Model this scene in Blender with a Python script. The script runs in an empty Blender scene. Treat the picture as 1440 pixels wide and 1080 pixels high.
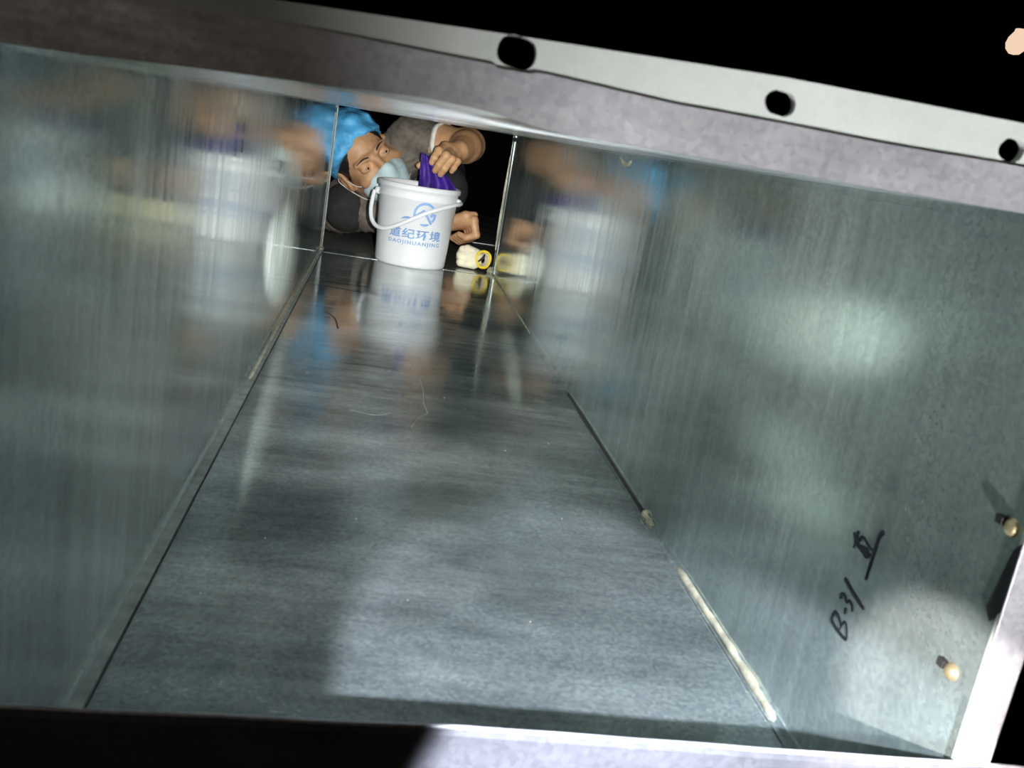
import bpy, bmesh, math, random
import numpy as np
from mathutils import Vector, Matrix, noise as mnoise
from mathutils.geometry import tessellate_polygon

random.seed(7)
C = bpy.context.scene.collection
scene = bpy.context.scene

# ------------------------------------------------------------------ camera
W2, H, NEAR = 0.22, 0.3514, -2.121          # half duct width, duct height, near end (far end at y = 0)
RV = Vector((0.97951501, -0.11824977, 0.16299489))
UV = Vector((-0.12693648, 0.26577908, 0.95564042))
FV = Vector((0.15632489, 0.95675413, -0.24532439))
cam_data = bpy.data.cameras.new('camera')
cam = bpy.data.objects.new('camera', cam_data); C.objects.link(cam)
m = Matrix.Identity(4)
for i in range(3):
    m[i][0], m[i][1], m[i][2] = RV[i], UV[i], -FV[i]
m[0][3], m[1][3], m[2][3] = -0.08371, -2.48802, 0.34695
cam.matrix_world = m
cam_data.sensor_width = 36.0
cam_data.lens = 1354.4 / 1440 * 36
cam_data.clip_start = 0.01
cam_data.dof.use_dof = True
cam_data.dof.focus_distance = 2.3
cam_data.dof.aperture_fstop = 24
scene.camera = cam

# ------------------------------------------------------------------ world, exposure
scene.view_settings.view_transform = 'Standard'
scene.view_settings.look = 'None'
scene.view_settings.gamma = 1.0
scene.view_settings.use_curve_mapping = False
scene.view_settings.exposure = 0.0
world = bpy.data.worlds.new('world'); scene.world = world
world.use_nodes = True
world.node_tree.nodes['Background'].inputs[0].default_value = (0.02, 0.025, 0.03, 1)
world.node_tree.nodes['Background'].inputs[1].default_value = 0.02

# ------------------------------------------------------------------ lamps
def spot(name, loc, target, energy, angle, blend, radius, color=(1, 1, 1)):
    d = bpy.data.lights.new(name, 'SPOT'); o = bpy.data.objects.new(name, d); C.objects.link(o)
    o.location = loc
    o.rotation_euler = (Vector(target) - Vector(loc)).to_track_quat('-Z', 'Y').to_euler()
    d.energy = energy; d.spot_size = math.radians(angle); d.spot_blend = blend
    d.shadow_soft_size = radius; d.color = color
    return o

# unseen spots just inside the mouth: a flash-like far beam plus two added fills
spot('flash_beam', (-0.03, -2.10, 0.335), (0.0, 0.0, 0.17), 120, 18, 0.6, 0.006, (1.0, 0.97, 0.92))
spot('duct_fill', (-0.03, -2.10, 0.33), (0.02, -0.9, 0.10), 38, 62, 1.0, 0.01, (0.93, 1.0, 0.97))
spot('mouth_fill', (0.0, -2.10, 0.30), (0.0, -1.0, 0.2), 3.3, 150, 1.0, 0.03, (0.93, 1.0, 0.97))
# a work lamp behind the opening on the right that throws a pool of light over the sill onto the floor
spot('work_lamp', (0.10, -2.56, 0.355), (0.105, -2.06, 0.0), 125, 32, 0.2, 0.004, (0.78, 0.86, 1.0))
spot('work_lamp_side', (-0.15, -2.50, 0.26), (0.22, -2.095, 0.105), 58, 13, 0.6, 0.004, (1.0, 0.92, 0.91))
# two narrow torch beams that strike the side walls
spot('torch_left_wall', (0.10, -2.10, 0.30), (-0.22, -1.04, 0.125), 1100, 9.0, 1.0, 0.004, (1.0, 1.0, 0.95))
spot('torch_right_wall', (-0.16, -2.10, 0.30), (0.22, -0.60, 0.11), 1000, 4.2, 1.0, 0.004, (1.0, 1.0, 0.95))
# added fill spots: one brightens the flange from below, one stands for ambient light
spot('flange_fill', (0.16, -2.45, 0.04), (0.15, -2.12, 0.33), 15, 62, 0.8, 0.01, (1.0, 1.0, 1.0))
spot('room_fill', (-0.5, -3.2, 0.5), (-0.1, -2.12, 0.2), 1.9, 70, 0.6, 0.1, (1.0, 0.88, 0.72))

# ------------------------------------------------------------------ helpers
def link(name, me, mat=None, parent=None):
    o = bpy.data.objects.new(name, me); C.objects.link(o)
    if mat is not None and not me.materials: me.materials.append(mat)
    if parent is not None: o.parent = parent
    return o
def obj(name, bm, mat=None, parent=None, smooth=False):
    me = bpy.data.meshes.new(name); bm.to_mesh(me); bm.free()
    if smooth:
        for p in me.polygons: p.use_smooth = True
    return link(name, me, mat, parent)
def tag(o, label, cat, group=None):
    o['label'] = label; o['category'] = cat
    if group: o['group'] = group
    return o
def struct(o, label=None):
    o['kind'] = 'structure'
    if label: o['label'] = label
    return o
def add_box(bm, x0, x1, y0, y1, z0, z1):
    v = [bm.verts.new((x, y, z)) for z in (z0, z1) for y in (y0, y1) for x in (x0, x1)]
    for f in ((0, 2, 3, 1), (4, 5, 7, 6), (0, 1, 5, 4), (2, 6, 7, 3), (0, 4, 6, 2), (1, 3, 7, 5)):
        bm.faces.new([v[i] for i in f])
    return v
def box_obj(name, dims, mat, parent=None, bevel=0.0):
    bm = bmesh.new(); add_box(bm, *dims)
    if bevel: bmesh.ops.bevel(bm, geom=bm.edges[:], offset=bevel, segments=2, affect='EDGES', profile=0.5)
    return obj(name, bm, mat, parent)
def tube(bm, pts, radii, n=10, cap=True):
    pts = [Vector(p) for p in pts]
    if not hasattr(radii, '__len__'): radii = [radii] * len(pts)
    rings = []; prev = None
    for i, p in enumerate(pts):
        t = (pts[min(i + 1, len(pts) - 1)] - pts[max(i - 1, 0)]).normalized()
        a = prev if prev is not None else (Vector((0, 0, 1)) if abs(t.z) < 0.9 else Vector((1, 0, 0)))
        a = (a - t * a.dot(t)).normalized(); b = t.cross(a); prev = a
        rings.append([bm.verts.new(p + (a * math.cos(2 * math.pi * k / n) + b * math.sin(2 * math.pi * k / n)) * radii[i]) for k in range(n)])
    for r0, r1 in zip(rings, rings[1:]):
        for k in range(n): bm.faces.new((r0[k], r0[(k + 1) % n], r1[(k + 1) % n], r1[k]))
    if cap: bm.faces.new(rings[0][::-1]); bm.faces.new(rings[-1])
def smooth_path(pts, n=6):
    pts = [Vector(p) for p in pts]; out = []
    P = [pts[0]] + pts + [pts[-1]]
    for i in range(1, len(P) - 2):
        p0, p1, p2, p3 = P[i - 1:i + 3]
        for k in range(n):
            t = k / n
            out.append(0.5 * (2 * p1 + (p2 - p0) * t + (2 * p0 - 5 * p1 + 4 * p2 - p3) * t * t + (3 * p1 - p0 - 3 * p2 + p3) * t ** 3))
    out.append(pts[-1]); return out
def lathe(bm, prof, n=48):
    rings = []
    for r, z in prof:
        rings.append([bm.verts.new((r * math.cos(2 * math.pi * k / n), r * math.sin(2 * math.pi * k / n), z)) for k in range(n)])
    for r0, r1 in zip(rings, rings[1:]):
        for k in range(n): bm.faces.new((r0[k], r0[(k + 1) % n], r1[(k + 1) % n], r1[k]))
    return rings

# ------------------------------------------------------------------ materials
def new_mat(name):
    mt = bpy.data.materials.new(name); mt.use_nodes = True
    nt = mt.node_tree
    return mt, nt, nt.nodes['Principled BSDF']
def N(nt, typ, **kw):
    n = nt.nodes.new(typ)
    for k, v in kw.items(): setattr(n, k, v)
    return n
def noise_node(nt, vec, scale, detail=4, rough=0.55, stretch=None):
    if stretch:
        mp = N(nt, 'ShaderNodeMapping'); mp.inputs['Scale'].default_value = stretch
        nt.links.new(vec, mp.inputs['Vector']); vec = mp.outputs[0]
    t = N(nt, 'ShaderNodeTexNoise'); t.inputs['Scale'].default_value = scale
    t.inputs['Detail'].default_value = detail; t.inputs['Roughness'].default_value = rough
    nt.links.new(vec, t.inputs['Vector']); return t.outputs['Fac']
def ramp(nt, fac, stops):
    r = N(nt, 'ShaderNodeValToRGB'); e = r.color_ramp.elements
    while len(e) < len(stops): e.new(0.5)
    for k, (p, c) in enumerate(stops):
        e[k].position = p; e[k].color = (*c, 1) if len(c) == 3 else c
    nt.links.new(fac, r.inputs[0]); return r.outputs[0]
def maprange(nt, fac, a, b, lo=0.0, hi=1.0):
    r = N(nt, 'ShaderNodeMapRange'); r.inputs[1].default_value = lo; r.inputs[2].default_value = hi
    r.inputs[3].default_value = a; r.inputs[4].default_value = b
    nt.links.new(fac, r.inputs[0]); return r.outputs[0]
def mixc(nt, fac, a, b, mode='MIX'):
    r = N(nt, 'ShaderNodeMix', data_type='RGBA', blend_type=mode)
    if isinstance(fac, float): r.inputs[0].default_value = fac
    else: nt.links.new(fac, r.inputs[0])
    for s, v in ((6, a), (7, b)):
        if isinstance(v, tuple): r.inputs[s].default_value = (*v, 1)
        else: nt.links.new(v, r.inputs[s])
    return r.outputs[2]
def bump(nt, p, height, strength, dist=0.001, normal=None):
    b = N(nt, 'ShaderNodeBump'); b.inputs['Strength'].default_value = strength; b.inputs['Distance'].default_value = dist
    nt.links.new(height, b.inputs['Height'])
    if normal is not None: nt.links.new(normal, b.inputs['Normal'])
    nt.links.new(b.outputs[0], p.inputs['Normal']); return b.outputs[0]
def simple(name, col, rough=0.5, metal=0.0, var=0.08, scale=40, bmp=0.0, coat=0.0, sss=0.0):
    mt, nt, p = new_mat(name)
    tc = N(nt, 'ShaderNodeTexCoord').outputs['Object']
    f = noise_node(nt, tc, scale)
    lo = tuple(max(0, c * (1 - var * 2)) for c in col); hi = tuple(min(1, c * (1 + var * 2)) for c in col)
    nt.links.new(ramp(nt, f, [(0.3, lo), (0.7, hi)]), p.inputs['Base Color'])
    p.inputs['Roughness'].default_value = rough; p.inputs['Metallic'].default_value = metal
    p.inputs['Coat Weight'].default_value = coat
    if sss:
        p.inputs['Subsurface Weight'].default_value = sss; p.inputs['Subsurface Radius'].default_value = (0.01, 0.004, 0.002)
    if bmp: bump(nt, p, noise_node(nt, tc, scale * 3), bmp, 0.002)
    return mt
def galvanised(name, dark, light, rough, stretch, streak, cloud=3.0, metal=0.72, wave=0.12, spangle=0.5, smear=None):
    """zinc-coated sheet: cloudy stains, brushed streaks, small spangles, faintly wavy"""
    mt, nt, p = new_mat(name)
    tc = N(nt, 'ShaderNodeTexCoord').outputs['Object']
    cl = noise_node(nt, tc, cloud, 5, 0.6)
    st = noise_node(nt, tc, 1.0, 5, 0.65, stretch)
    base = ramp(nt, cl, [(0.32, dark), (0.68, light)])
    stc = ramp(nt, st, [(0.3, (0.62, 0.64, 0.64)), (0.7, (1, 1, 1))])
    base = mixc(nt, streak, base, stc, 'MULTIPLY')
    if smear:
        sm = noise_node(nt, tc, 1.0, 4, 0.6, smear)
        base = mixc(nt, 0.68, base, ramp(nt, sm, [(0.36, (0.42, 0.43, 0.44)), (0.62, (1, 1, 1))]), 'MULTIPLY')
    vo = N(nt, 'ShaderNodeTexVoronoi'); vo.inputs['Scale'].default_value = 380
    nt.links.new(tc, vo.inputs['Vector'])
    sp = ramp(nt, vo.outputs['Color'], [(0.1, (0.5, 0.53, 0.62)), (0.9, (1, 1, 1))])
    base = mixc(nt, spangle, base, sp, 'MULTIPLY')
    nt.links.new(base, p.inputs['Base Color'])
    p.inputs['Metallic'].default_value = metal
    rr = N(nt, 'ShaderNodeMath', operation='ADD')
    nt.links.new(maprange(nt, cl, -0.05, 0.10, 0.35, 0.7), rr.inputs[0])
    nt.links.new(maprange(nt, st, rough - 0.05, rough + 0.08, 0.3, 0.7), rr.inputs[1])
    rr.use_clamp = True
    nt.links.new(rr.outputs[0], p.inputs['Roughness'])
    b1 = N(nt, 'ShaderNodeBump'); b1.inputs['Strength'].default_value = wave; b1.inputs['Distance'].default_value = 0.004
    nt.links.new(noise_node(nt, tc, 5.0, 1, 0.4), b1.inputs['Height'])
    b2 = N(nt, 'ShaderNodeBump'); b2.inputs['Strength'].default_value = 0.07; b2.inputs['Distance'].default_value = 0.0006
    nt.links.new(st, b2.inputs['Height']); nt.links.new(b1.outputs[0], b2.inputs['Normal'])
    nt.links.new(b2.outputs[0], p.inputs['Normal'])
    return mt

M = {}
M['floor'] = galvanised('galvanised_floor', (0.36, 0.425, 0.40), (0.78, 0.825, 0.79), 0.11, (5, 60, 5), 0.4, 4.5, smear=(5, 9, 1), spangle=0.75)
M['wall'] = galvanised('galvanised_wall', (0.44, 0.54, 0.485), (0.74, 0.81, 0.775), 0.10, (60, 60, 4), 0.4, 3.0)
M['ceil'] = galvanised('galvanised_ceiling', (0.6, 0.62, 0.64), (0.8, 0.82, 0.84), 0.2, (6, 90, 6), 0.4, 3.0)
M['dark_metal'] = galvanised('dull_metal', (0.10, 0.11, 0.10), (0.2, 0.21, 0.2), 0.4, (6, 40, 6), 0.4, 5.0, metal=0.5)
M['flange_fold'] = galvanised('turned_sheet_edge', (0.42, 0.41, 0.43), (0.60, 0.58, 0.60), 0.45, (30, 30, 200), 0.25, 14.0, metal=0.3)
M['flange'] = galvanised('pale_angle_iron', (0.62, 0.66, 0.62), (0.74, 0.77, 0.73), 0.5, (8, 8, 20), 0.15, 10.0, metal=0.1, spangle=0.1)
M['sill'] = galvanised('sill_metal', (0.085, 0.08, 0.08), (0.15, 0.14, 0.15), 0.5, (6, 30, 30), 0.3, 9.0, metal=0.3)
M['seam'] = simple('seam_zinc', (0.42, 0.45, 0.43), 0.35, 0.7, 0.15, 60)
M['sealant'] = simple('cream_sealant', (0.40, 0.365, 0.265), 0.75, 0, 0.2, 50, 0.5)
M['dark_matte'] = simple('matte_black', (0.02, 0.02, 0.02), 0.7, 0, 0.1, 60)
M['rivet'] = simple('brassy_rivet', (0.75, 0.62, 0.36), 0.3, 0.8, 0.1, 80)
M['bucket'] = simple('white_plastic', (0.74, 0.75, 0.78), 0.38, 0, 0.03, 12, 0.03, 0.1)
M['print'] = simple('blue_print', (0.19, 0.33, 0.62), 0.5, 0, 0.06, 60)
M['ink'] = simple('black_marker_ink', (0.008, 0.012, 0.02), 0.5, 0, 0.1, 60)
M['skin'] = simple('skin', (0.54, 0.30, 0.155), 0.5, 0, 0.09, 45, 0.08, 0, 0.08)
M['hair'] = simple('black_hair', (0.015, 0.013, 0.012), 0.5, 0, 0.2, 300, 0.5)
M['cap'] = simple('blue_nonwoven', (0.085, 0.41, 0.76), 0.55, 0, 0.12, 26, 0.8)
M['mask'] = simple('pale_blue_mask', (0.58, 0.75, 0.79), 0.75, 0, 0.06, 60, 0.1)
M['loop'] = simple('white_elastic', (0.75, 0.74, 0.70), 0.7, 0, 0.05, 60)
M['shirt'] = simple('grey_brown_shirt', (0.165, 0.142, 0.118), 0.9, 0, 0.22, 28, 0.7)
M['trousers'] = simple('charcoal_trousers', (0.024, 0.024, 0.024), 0.9, 0, 0.15, 40, 0.5)
M['shoe'] = simple('black_shoe', (0.015, 0.015, 0.015), 0.5, 0, 0.15, 40)
M['eye'] = simple('eye_white', (0.28, 0.24, 0.2), 0.2, 0, 0.03, 60)
M['iris'] = simple('dark_iris', (0.012, 0.008, 0.006), 0.12, 0, 0.1, 80)
M['nail'] = simple('nail', (0.62, 0.36, 0.25), 0.3, 0, 0.05, 60)
M['cloth'] = simple('purple_cloth', (0.04, 0.010, 0.22), 0.6, 0, 0.2, 40, 0.25)
M['glove'] = simple('cream_cotton', (0.78, 0.72, 0.55), 0.9, 0, 0.06, 60, 0.4)
M['yellow'] = simple('yellow_cuff', (0.85, 0.62, 0.02), 0.75, 0, 0.08, 90, 0.3)
M['black'] = simple('near_black', (0.0025, 0.0025, 0.0025), 0.9, 0, 0.1, 30)  # near-black colour carries the darkness of the unlit room
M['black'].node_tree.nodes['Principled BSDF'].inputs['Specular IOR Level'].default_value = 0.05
def emitter(name, col, s):
    mt, nt, p = new_mat(name)
    p.inputs['Base Color'].default_value = (0.8, 0.7, 0.6, 1)
    p.inputs['Emission Color'].default_value = (*col, 1); p.inputs['Emission Strength'].default_value = s
    return mt
M['bulb'] = emitter('bulb_glow', (1.0, 0.72, 0.52), 0.9)

# ================================================================== THE DUCT
floor = struct(box_obj('floor', (-W2 - 0.002, W2 + 0.002, NEAR, 0.0, -0.002, 0.0), M['floor']), 'galvanised sheet metal duct floor with cloudy stains')
MOUTH = [(-0.222, -0.002), (-0.188, -0.001), (-0.155, 0.0008), (-0.123, 0.002), (-0.098, 0.0032), (-0.073, 0.0042), (-0.051, 0.0035), (-0.035, 0.0012), (-0.023, 0.0), (0.222, 0.0)]
def mouth_lift(x):
    """the sheet's mouth edge is dented: how far it is lifted at x"""
    for (x0, z0), (x1, z1) in zip(MOUTH, MOUTH[1:]):
        if x <= x1: return z0 + (z1 - z0) * max(0, (x - x0)) / (x1 - x0)
    return 0.0
bm = bmesh.new(); nx, ny = 88, 40; lo = []; hi = []
for j in range(ny + 1):
    v = (j / ny) ** 2; y = NEAR * (1 - v); f = max(0, 1 - (y - NEAR) / 0.5) ** 2
    a_, b_ = [], []
    for i in range(nx + 1):
        x = (-W2 - 0.002) + (2 * W2 + 0.004) * i / nx; z = H + mouth_lift(x) * f
        a_.append(bm.verts.new((x, y, z))); b_.append(bm.verts.new((x, y, z + 0.002)))
    lo.append(a_); hi.append(b_)
for j in range(ny):
    for i in range(nx):
        bm.faces.new((lo[j][i], lo[j + 1][i], lo[j + 1][i + 1], lo[j][i + 1])); bm.faces.new((hi[j][i], hi[j][i + 1], hi[j + 1][i + 1], hi[j + 1][i]))
for i in range(nx):
    bm.faces.new((lo[0][i], lo[0][i + 1], hi[0][i + 1], hi[0][i])); bm.faces.new((lo[ny][i], hi[ny][i], hi[ny][i + 1], lo[ny][i + 1]))
for j in range(ny):
    bm.faces.new((lo[j][0], hi[j][0], hi[j + 1][0], lo[j + 1][0])); bm.faces.new((lo[j][nx], lo[j + 1][nx], hi[j + 1][nx], hi[j][nx]))
bmesh.ops.recalc_face_normals(bm, faces=bm.faces[:])
ceiling = struct(obj('ceiling', bm, M['ceil'], None, True), 'galvanised sheet metal duct ceiling')
wall_l = struct(box_obj('wall_left', (-W2 - 0.002, -W2, NEAR, 0.0, 0.0, H), M['wall']), 'galvanised left side wall of the duct')
wall_r = struct(box_obj('wall_right', (W2, W2 + 0.002, NEAR, 0.0, 0.0, H), M['wall']), 'galvanised right side wall of the duct with marker writing')

def ridge(name, x0, z0, dx, dz, parent, mat, y0=NEAR, y1=-0.002, n=60, jit=0.0006):
    """a long lock-seam strip along the duct with slightly uneven edges"""
    bm = bmesh.new(); rows = []
    for k in range(n + 1):
        y = y0 + (y1 - y0) * k / n
        j = mnoise.noise(Vector((y * 9, x0 * 50, z0 * 50))) * jit
        x1, z1 = x0 + dx, z0 + dz
        rows.append([bm.verts.new((x0, y, z0)), bm.verts.new((x0 + (dx if abs(dx) < abs(dz) else 0), y, z0 + (dz if abs(dz) < abs(dx) else 0) + 0)),
                     bm.verts.new((x1 + (j if abs(dx) > abs(dz) else 0), y, z1 + (j if abs(dz) > abs(dx) else 0))),
                     bm.verts.new((x0 + (dx if abs(dx) > abs(dz) else 0) + (j if abs(dx) > abs(dz) else 0), y, z0 + (dz if abs(dz) > abs(dx) else 0) + (j if abs(dz) > abs(dx) else 0)))])
    for a, b in zip(rows, rows[1:]):
        for k in range(4): bm.faces.new((a[k], a[(k + 1) % 4], b[(k + 1) % 4], b[k]))
    bm.faces.new(rows[0]); bm.faces.new(rows[-1][::-1])
    bmesh.ops.recalc_face_normals(bm, faces=bm.faces[:])
    return obj(name, bm, mat, parent)
def bead(name, pts, r, parent, mat, seed=0, n=8, squash=None):
    bm = bmesh.new(); P = smooth_path(pts, 8)
    rr = [r * (0.65 + 0.7 * abs(mnoise.noise(Vector((seed, k * 0.37, 1.3))))) for k in range(len(P))]
    rr[0] = rr[-1] = r * 0.25
    tube(bm, P, rr, n)
    return obj(name, bm, mat, parent, True)

# lock seams along the lower corners and just under the ceiling
ridge('lock_seam', -W2, 0.0, 0.008, 0.0022, floor, M['seam'])
bead('seam_gap', [(-W2 + 0.0088, -2.1, 0.0004), (-W2 + 0.0090, -1.4, 0.0004), (-W2 + 0.0088, -0.6, 0.0003), (-W2 + 0.0088, -0.05, 0.0003)], 0.0007, floor, M['dark_matte'], 14)
ridge('lock_seam', -W2, 0.0, 0.0016, 0.010, wall_l, M['wall'])
ridge('lock_seam', W2, 0.0, -0.006, 0.0012, floor, M['floor'])
ridge('lock_seam', W2, 0.0, -0.0012, 0.006, wall_r, M['wall'])
ridge('lock_seam', W2, 0.336, -0.0018, 0.010, wall_r, M['wall'])
ridge('lock_seam', -W2, 0.334, 0.0018, 0.012, wall_l, M['wall'])
# sealant smeared into the corners
bead('sealant_bead', [(W2 - 0.001, -1.95, 0.002), (W2 - 0.001, -1.85, 0.003), (W2 - 0.001, -1.72, 0.001)], 0.0044, floor, M['sealant'], 1)
bead('sealant_bead', [(W2 - 0.001, -1.63, 0.002), (W2 - 0.001, -1.60, 0.003)], 0.004, floor, M['sealant'], 2)
bead('sealant_bead', [(W2 - 0.001, -0.75, 0.001), (W2 - 0.001, -0.4, 0.002), (W2 - 0.001, -0.02, 0.002)], 0.0022, floor, M['sealant'], 3)
bead('sealant_bead', [(-W2 + 0.001, -1.30, 0.001), (-W2 + 0.001, -0.9, 0.003), (-W2 + 0.001, -0.5, 0.003), (-W2 + 0.001, -0.05, 0.002)], 0.0032, floor, M['sealant'], 4)
bead('sealant_bead', [(W2 - 0.002, -0.03, 0.003), (W2 - 0.006, -0.012, 0.006), (W2 - 0.003, 0.0, 0.01)], 0.009, floor, M['sealant'], 5)
bead('sealant_bead', [(-W2 + 0.002, -0.06, 0.002), (-W2 + 0.006, -0.03, 0.003)], 0.006, floor, M['sealant'], 6)
bead('sealant_bead', [(W2, -1.27, 0.342), (W2, -1.24, 0.336), (W2, -1.20, 0.345)], 0.004, wall_r, M['sealant'], 7)
bead('sealant_bead', [(W2, -0.008, 0.30), (W2 - 0.001, -0.006, 0.2), (W2 - 0.001, -0.008, 0.06)], 0.0028, wall_r, M['sealant'], 8)
# the joint with the next length of duct: a strip across floor, walls and ceiling
def joint():
    box_obj('joint_strip', (-W2, W2, -0.076, -0.071, 0.0, 0.001), M['floor'], floor, 0.0004)
    box_obj('joint_strip', (-W2, -W2 + 0.0035, -0.005, -0.001, 0.0, H), M['dark_metal'], wall_l, 0.0005)
    bead('seam_gap', [(-W2, -0.012, 0.002), (-W2, -0.012, 0.17), (-W2, -0.012, H)], 0.0009, wall_l, M['dark_matte'], 21)
    box_obj('joint_strip', (W2 - 0.0004, W2, -0.012, 0.0, 0.0, H), M['wall'], wall_r, 0.00015)
    box_obj('joint_strip', (W2 - 0.0015, W2, -0.055, -0.045, 0.0, H), M['wall'], wall_r, 0.0005)
joint()
bead('seam_gap', [(W2 - 0.001, -1.15, 0.0012), (W2 - 0.0015, -1.3, 0.0015), (W2 - 0.001, -1.62, 0.0012)], 0.0032, floor, M['dark_matte'], 12)  # black bead that paints in the shade of the corner gap
# scratches and small crumbs on the floor
def scratch(pts, w=0.0012, mat='seam'):
    bm = bmesh.new(); P = smooth_path([(x, y, 0.0003) for x, y in pts], 5)
    tube(bm, P, w, 5)
    for v in bm.verts: v.co.z = 0.0002 + (v.co.z - 0.0003) * 0.25
    obj('scratch', bm, M[mat], floor, True)
scratch([(-0.001, -1.16), (0.003, -1.23), (0.002, -1.29), (0.006, -1.335)], 0.0009)
scratch([(0.006, -1.335), (-0.006, -1.36), (-0.016, -1.40)], 0.0006)
scratch([(-0.09, -1.36), (-0.06, -1.37), (-0.04, -1.355)], 0.0005)
scratch([(-0.156, -0.80), (-0.138, -0.84), (-0.128, -0.92)], 0.0014, 'dark_matte')
scratch([(-0.2, -0.55), (-0.16, -0.545), (-0.10, -0.56)], 0.0016, 'dark_matte')
for k in range(26):
    x, y = random.uniform(-0.2, 0.2), random.uniform(-1.95, -0.2)
    bm = bmesh.new(); bmesh.ops.create_icosphere(bm, subdivisions=1, radius=random.uniform(0.0003, 0.0008), matrix=Matrix.Translation((x, y, 0.0006)) @ Matrix.Diagonal((1.4, 1, 0.6, 1)))
    obj('crumb', bm, M['sealant'], floor, True)
# rivets that hold the flange, and a thin black strip near the right edge
def rivet(y, z):
    bm = bmesh.new(); lathe(bm, [(0.0001, 0.0035), (0.0022, 0.0032), (0.0038, 0.002), (0.0046, 0.0)], 14)
    bmesh.ops.transform(bm, matrix=Matrix.Translation((W2, y, z)) @ Matrix.Rotation(-math.pi / 2, 4, 'Y'), verts=bm.verts)
    o = obj('rivet', bm, M['rivet'], wall_r, True)
    bm = bmesh.new(); add_box(bm, W2 - 0.0034, W2, y + 0.0042, y + 0.009, z - 0.001, z + 0.003)  # small black block beside the rivet head
    obj('rivet_side_block', bm, M['dark_matte'], wall_r)
    return o
rivet(-2.0985, 0.131); rivet(-2.1085, 0.2125)
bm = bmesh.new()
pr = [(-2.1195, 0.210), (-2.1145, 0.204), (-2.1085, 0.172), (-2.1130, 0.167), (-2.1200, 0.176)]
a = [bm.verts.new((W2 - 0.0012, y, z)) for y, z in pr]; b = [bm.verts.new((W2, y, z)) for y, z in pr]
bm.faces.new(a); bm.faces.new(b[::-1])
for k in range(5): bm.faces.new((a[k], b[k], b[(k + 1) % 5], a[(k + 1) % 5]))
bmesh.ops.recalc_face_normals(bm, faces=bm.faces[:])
obj('black_strip', bm, M['dark_matte'], wall_r)['label'] = 'thin black strip on the wall by the near edge'

# marker writing on the right wall: B-31 and the character for "straight"
STROKES = [
     [(-1.9846, 0.1016), (-1.9832, 0.0968), (-1.9852, 0.0946), (-1.9942, 0.0933), (-2.0036, 0.0935), (-2.0029, 0.0975), (-2.0, 0.1014), (-1.997, 0.1012), (-1.9951, 0.0974), (-1.9947, 0.0952)] ,
     [(-1.9846, 0.1016), (-1.9897, 0.1012), (-1.9947, 0.0976)] ,
     [(-1.9946, 0.1098), (-1.9952, 0.1058)] ,
     [(-1.9865, 0.1114), (-1.9859, 0.1139), (-1.9892, 0.1153), (-1.9937, 0.1129), (-1.9964, 0.1151), (-2.0001, 0.114), (-2.002, 0.1111)] ,
     [(-1.9855, 0.124), (-1.9995, 0.1207), (-2.0127, 0.1185)] ,
     [(-1.9819, 0.1529), (-1.9857, 0.1488), (-1.9855, 0.1449)] ,
     [(-1.9857, 0.1558), (-1.9866, 0.1485)] ,
     [(-1.9859, 0.1485), (-1.9922, 0.148), (-2.0008, 0.146)] ,
     [(-1.989, 0.1511), (-1.9912, 0.1541), (-1.9947, 0.1545), (-2.0017, 0.1525), (-2.0053, 0.1526)] ,
     [(-2.0008, 0.146), (-2.0048, 0.1494)] ,
     [(-1.9931, 0.1492), (-2.0012, 0.1507)] ,
     [(-1.9968, 0.1479), (-2.0022, 0.1489)] ,
     [(-2.0107, 0.1663), (-2.008, 0.1621), (-2.0075, 0.1537), (-2.007, 0.1467), (-2.0064, 0.1343)] ,
]
bm = bmesh.new()
for s_i, st in enumerate(STROKES):
    P = smooth_path([(W2 - 0.0004, y, z) for y, z in st], 6)
    rr = [0.00105 * (1.25 - 0.5 * k / len(P)) for k in range(len(P))]
    if s_i in (4, 7, 12): rr = [r * 1.35 for r in rr]
    tube(bm, P, rr, 8)
for v in bm.verts: v.co.x = W2 - 0.0004 + (v.co.x - (W2 - 0.0004)) * 0.3
obj('marker_writing', bm, M['ink'], wall_r)['label'] = 'black handwriting B-31 and a Chinese character'

# ---- the flange round the near opening
def plate_with_holes(name, outline, holes, y0, y1, mat, parent):
    """flat plate in the XZ plane with obround holes punched through"""
    loops = [list(outline)]
    for hx, hz, hw, hh, tilt in holes:
        pts = []
        for k in range(28):
            a = 2 * math.pi * (k + 0.5) / 28
            cx = hw - hh
            x = (cx if math.cos(a) > 0 else -cx) + hh * math.cos(a); z = hh * math.sin(a)
            x += 0.0002 * math.sin(3 * a + hx * 40); z += 0.0002 * math.cos(2 * a + hx * 70)
            pts.append((hx + x * math.cos(tilt) - z * math.sin(tilt), hz + x * math.sin(tilt) + z * math.cos(tilt)))
        loops.append(pts)
    bm = bmesh.new(); V = [bm.verts.new((x, y0, z)) for lp in loops for x, z in lp]
    for tri in tessellate_polygon([[Vector((x, z, 0)) for x, z in lp] for lp in loops]):
        try: bm.faces.new([V[k] for k in tri])
        except ValueError: pass
    ext = bmesh.ops.extrude_face_region(bm, geom=bm.faces[:])
    for v in ext['geom']:
        if isinstance(v, bmesh.types.BMVert): v.co.y = y1
    bmesh.ops.recalc_face_normals(bm, faces=bm.faces[:])
    return obj(name, bm, mat, parent)
def flange(name, label):
    o = bpy.data.objects.new(name, None); C.objects.link(o); o.location = (0, NEAR, 0)
    o['kind'] = 'structure'; o['label'] = label
    bpy.context.view_layer.update()
    return o
def keep(o, p):
    o.parent = p; o.matrix_parent_inverse = Matrix.Translation(p.location).inverted(); return o
top = flange('trim_1', 'pale angle iron flange with bolt holes over the duct mouth')
xs = [-0.30 + 0.6 * k / 60 for k in range(61)]
xs = sorted(xs + [-0.0425 + 0.002 * k for k in range(-6, 7)])
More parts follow.
